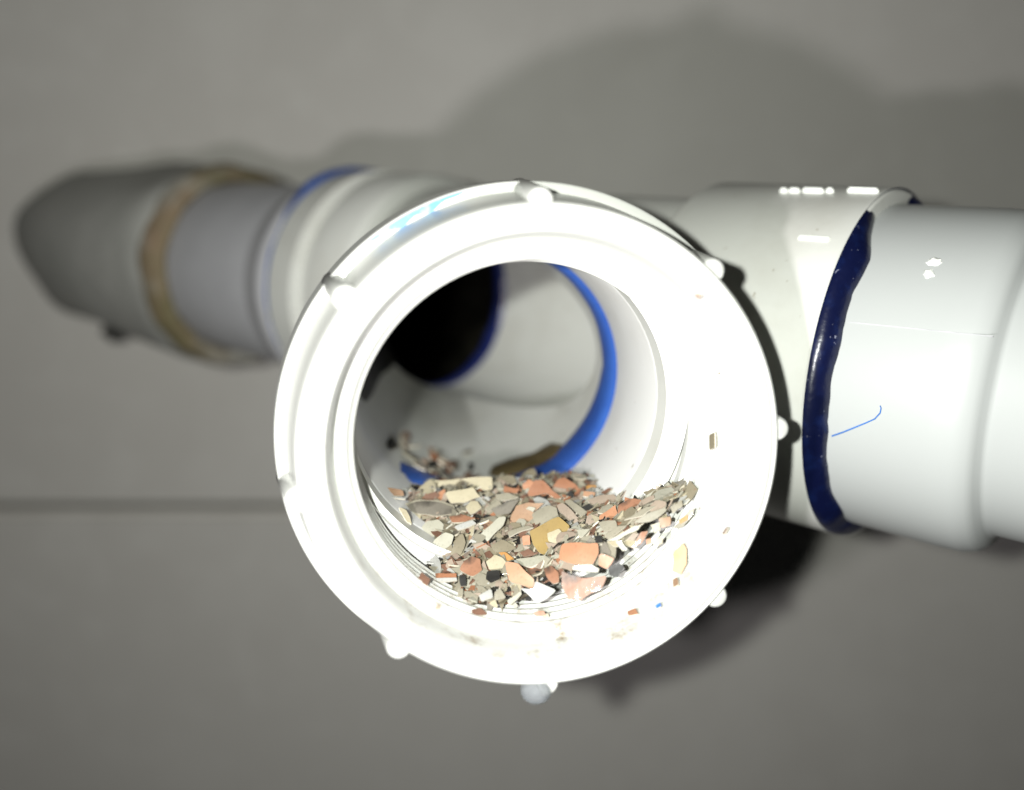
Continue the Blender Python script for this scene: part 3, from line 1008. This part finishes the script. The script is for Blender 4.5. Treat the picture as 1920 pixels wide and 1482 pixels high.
def pixel_of(p):
    w = from_branch(p) - CAM
    z = w.dot(FWD)
    return CXP + FPX * w.dot(RGT) / z, CYP - FPX * w.dot(UPV) / z


def side_of(dx, dy):
    if abs(dx) > 2.2 * abs(dy):
        return 'right of' if dx > 0 else 'left of'
    if abs(dy) > 2.2 * abs(dx):
        return 'below' if dy > 0 else 'above'
    return ('lower' if dy > 0 else 'upper') + (' right of' if dx > 0 else ' left of')


seen_labels = {}


def chip_label(mn, p, scale, d_):
    px, py = pixel_of(p)
    size = 'tiny' if scale < 0.6 else ('small' if scale < 1.0 else 'mid-sized')
    cand = sorted(NEAR, key=lambda q: (q[0][0] - px) ** 2 + (q[0][1] - py) ** 2)
    if d_ > 60:
        col_ = ('far left', 'left', 'middle', 'right', 'far right')[min(4, max(0, int((px - 730) / 42)))]
        row = 'near the ring' if d_ < 70 else ('halfway back' if d_ < 86 else 'far back')
        return ['%s blurred %s chip behind the heap, %s' % (size, words[mn], row),
                '%s blurred %s chip behind the heap, %s, %s of the floor' % (size, words[mn], row, col_),
                '%s blurred %s chip behind the heap, %s, %s, %s end' % (size, words[mn], row, col_, 'near' if int(d_ * 10) % 2 else 'back')]
    (q1, n1), (q2, n2), (q3, n3) = cand[:3]
    s1 = side_of(px - q1[0], py - q1[1])
    return ['%s %s chip just %s the %s' % (size, words[mn], s1, n1),
            '%s %s chip %s the %s, near the %s' % (size, words[mn], s1, n1, n2),
            '%s %s chip %s the %s, towards the %s' % (size, words[mn], s1, n1, n3),
            '%s %s chip at the %s' % (size, words[mn], n1),
            '%s %s chip half under the %s' % (size, words[mn], n1)]


def chip(mn, p, n, spin, scale, where):
    me = rng.choice(shared[mn])
    o = bpy.data.objects.new('shell_chip', me)
    col.objects.link(o)
    a, b, n = basis(n, spin)
    o.matrix_world = place_matrix(p, a, b, n) @ Matrix.Diagonal((scale, scale, 1.0, 1.0))
    opts = chip_label(mn, p, scale, p.y)
    lab = next((l for l in opts[:3] if l not in seen_labels), opts[0])
    seen_labels[lab] = 1
    tag(o, lab, 'shell chip', 'chips ' + where)
    return o


def where_of(u, d):
    if d > 60: return 'scattered on the pipe floor behind the heap'
    if u > 12: return 'in the right part of the heap'
    if u < -10: return 'in the left part of the heap'
    return 'in the front of the heap' if d < 22 else 'in the middle of the heap'


count = 0
tries = 0
while count < 238 and tries < 6000:
    tries += 1
    px, py = rng.uniform(690, 1310), rng.uniform(892, 1150)
    p = hit_heap(px, py)
    u, d_ = p.x, p.y
    if d_ < 7 or d_ > 60:
        continue
    if heap_w(u, d_) < floor_w(u, d_) - 0.2:
        continue
    n = heap_normal(u, d_)
    big = rng.random() < 0.55
    tl = rng.uniform(0.2, 1.1)
    n = (n + Vector((rng.gauss(-0.35, 0.3), rng.gauss(-0.1, 0.4), 0)) * tl).normalized()
    pp = Vector((u, d_, max(heap_w(u, d_), floor_w(u, d_)))) + n * (rng.uniform(-0.5, 0.35) - (0.7 if under_hero(px, py) else 0.0))
    if radial(pp) > bore_r(pp.y) - 0.5:
        continue
    chip(rng.choice(names), pp, n, rng.uniform(0, 6.28), rng.uniform(0.9, 1.7) if big else rng.uniform(0.45, 0.85), where_of(u, d_))
    count += 1
# scattered on the floor of the wye behind the heap
for k in range(64):
    d_ = rng.uniform(52, 74) if k % 2 else rng.uniform(60, 104)
    u = rng.gauss(-8 - (d_ - 60) * 0.12, 5.5)
    if abs(u) > 19:
        continue
    w = max(-math.sqrt(25.9 ** 2 - u * u), heap_w(u, d_) if d_ < 66 else -99)
    n = (Vector((-u, 0, -w)).normalized() + Vector((rng.gauss(0, .3), rng.gauss(-.15, .3), 0))).normalized()
    pp = Vector((u, d_, w)) + n * rng.uniform(0.5, 1.6 if d_ < 85 else 0.7)
    chip(rng.choice(['terracotta', 'brown', 'brown', 'smoky', 'pink', 'black', 'terracotta', 'olive', 'grey', 'smoky']), pp, n, rng.uniform(0, 6.28), rng.uniform(0.7, 1.5), where_of(u, d_))

# uncountable crumbs, one object
cv, cf, cm = [], [], []
crumb_mats = ['grey', 'ivory', 'pink', 'olive', 'black', 'cream', 'brown', 'white', 'terracotta']
made = 0
tries = 0
while made < 3600 and tries < 14000:
    tries += 1
    u, d_ = rng.uniform(-26, 27), rng.uniform(7.5, 62)
    if heap_w(u, d_) < floor_w(u, d_) - 0.35:
        continue
    n = (heap_normal(u, d_) + Vector((rng.gauss(-.25, .35), rng.gauss(-.1, .45), 0))).normalized()
    pp = Vector((u, d_, max(heap_w(u, d_), floor_w(u, d_))))
    pp += n * (rng.uniform(-0.45, 0.25) - (0.5 if under_hero(*pixel_of(pp)) else 0.0))
    if radial(pp) > bore_r(pp.y) - 0.3:
        continue
    a, b, n = basis(n, rng.uniform(0, 6.28))
    sz = rng.uniform(0.35, 1.0) if rng.random() < 0.6 else rng.uniform(1.0, 2.3)
    nn = rng.choice((3, 4, 5))
    th = 0.22
    base = len(cv)
    pts = [(sz * rng.uniform(.7, 1.2) * math.cos(2 * math.pi * k / nn), sz * rng.uniform(.3, .75) * math.sin(2 * math.pi * k / nn)) for k in range(nn)]
    for s_ in (1, -1):
        for (x, y) in pts:
            q = pp + a * x + b * y + n * (s_ * th / 2)
            cv.append((q.x * S, q.y * S, q.z * S))
    mi = rng.choice((0, 0, 0, 1, 2, 2, 3, 3, 3, 4, 4, 4, 5, 6, 6, 7, 8))
    cf.append(tuple(base + k for k in range(nn)))
    cf.append(tuple(base + nn + k for k in range(nn))[::-1])
    for k in range(nn):
        l = (k + 1) % nn
        cf.append((base + k, base + nn + k, base + nn + l, base + l))
    cm += [mi] * (nn + 2)
    made += 1
me = bpy.data.meshes.new('shell_crumbs')
me.from_pydata(cv, [], cf)
me.polygons.foreach_set('material_index', cm)
cr = link('shell_crumbs', me, None, [M[x] for x in crumb_mats], FB)
cr['kind'] = 'stuff'
cr['label'] = 'fine shell crumbs filling the gaps between the flakes'
cr['category'] = 'crumbs'

# ------------------------------------------------------------------ brown flap behind the heap, right
flap_px = [(918, 893), (925, 880), (960, 866), (1005, 855), (1025, 842), (1038, 836), (1060, 840), (1058, 856), (1040, 872), (1018, 885), (975, 893), (940, 898)]


def tube_hit(px, py):
    o = to_branch(CAM); dr = IB @ ray(px, py); t = 150.0
    while t < 330:
        p = o + dr * t
        if math.hypot(p.x, p.z) > 25.9: return p
        t += 0.1
    return o + dr * 200


top, bot = [], []
c0 = sum((tube_hit(*q) for q in flap_px), Vector()) / len(flap_px)
for q in flap_px:
    p = tube_hit(*q)
    inward = Vector((-p.x, 0, -p.z)).normalized()
    top.append(p + inward * 0.9)
    bot.append(p + inward * 0.1)
vs = [(p * S) for p in top + bot] + [(c0 + Vector((-c0.x, 0, -c0.z)).normalized() * 1.6) * S]
n = len(top)
fs = [(i, (i + 1) % n, 2 * n) for i in range(n)] + [(i, n + i, n + (i + 1) % n, (i + 1) % n) for i in range(n)]
me = bpy.data.meshes.new('brown_skin')
me.from_pydata(vs, [], fs)
bm = bmesh.new(); bm.from_mesh(me); bmesh.ops.recalc_face_normals(bm, faces=bm.faces); bm.to_mesh(me); bm.free()
fl = link('food_skin', me, None, [M['flap']], FB, 60)
tag(fl, 'dark brown limp strip lying behind the heap beside the blue ring', 'food scrap')

# ------------------------------------------------------------------ small things
# blue fibre on the spigot
def run_hit(px, py, r):
    o = IR @ (CAM - JUN); dr = IR @ ray(px, py); t = 90.0
    while t < 400:
        p = o + dr * t
        if math.hypot(p.x, p.z) < r: return p
        t += 0.05
    return None


pts = []
for q in [(1560, 818), (1580, 811), (1600, 803), (1622, 794), (1640, 786), (1650, 775), (1652, 766), (1650, 761)]:
    p = run_hit(q[0], q[1], 32.05)
    if p: pts.append(p)
fb = link('blue_fibre', tube_mesh('blue_fibre', pts, 0.16, 6, 0.4), None, [M['fibre']], FR, 60)
tag(fb, 'fine curled blue fibre stuck to the pipe beside the dark cement bead', 'fibre')

# dried glue smear on the spigot
for (x, y, sx, sy, sz, sd) in ((1752, 492, 0.35, 1.3, 1.0, 2), (1742, 514, 0.3, 0.9, 0.9, 5)):
    p = run_hit(x, y, 31.85)
    an = math.atan2(p.z, p.x)
    link('glue_smear', blob_mesh('glue_smear', sx, sy, sz, 0.5, sd), sbody, [M['glue']],
         Matrix.Translation(p * S) @ Matrix.Rotation(-an, 4, 'Y'), 60)
# mould seam along the spigot
sp_ = [run_hit(1590 + 272 * k / 16, 604 + 27 * k / 16, 31.92) for k in range(17)]
sp_ = [p for p in sp_ if p]
sm = link('mould_seam', tube_mesh('mould_seam', sp_, 0.08, 6), sbody, [M['pvc_far']], None, 60)

# marks: found by looking up where the photograph shows them on the hub
def mark_at(px, py, ly, lw, h=0.35):
    p = run_hit(px, py, HR)
    if p is None: return
    ang = math.degrees(math.atan2(p.z, p.x))
    mark(p.y, ang, ly, lw, h)


mark_at(1526, 448, 5.6, 1.0)
for (x, l) in ((1470, 1.6), (1490, 2.2), (1525, 4.2), (1556, 1.5), (1618, 5.8)):
    mark_at(x, 361, l, 0.9, 0.9)

# hanging drop under the collar
dp = camw(5.1, -8.2, 125.0) + FC.to_3x3() @ Vector((-1.6, 1.8, -36.2))
me = blob_mesh('water_drop', 2.3, 2.3, 1.9, 0.0, 0, 4)
wd = link('water_drop', me, None, [M['water']], Matrix.Translation(dp * S), 180)
tag(wd, 'clear water drop hanging under the bottom of the white ring', 'water drop')
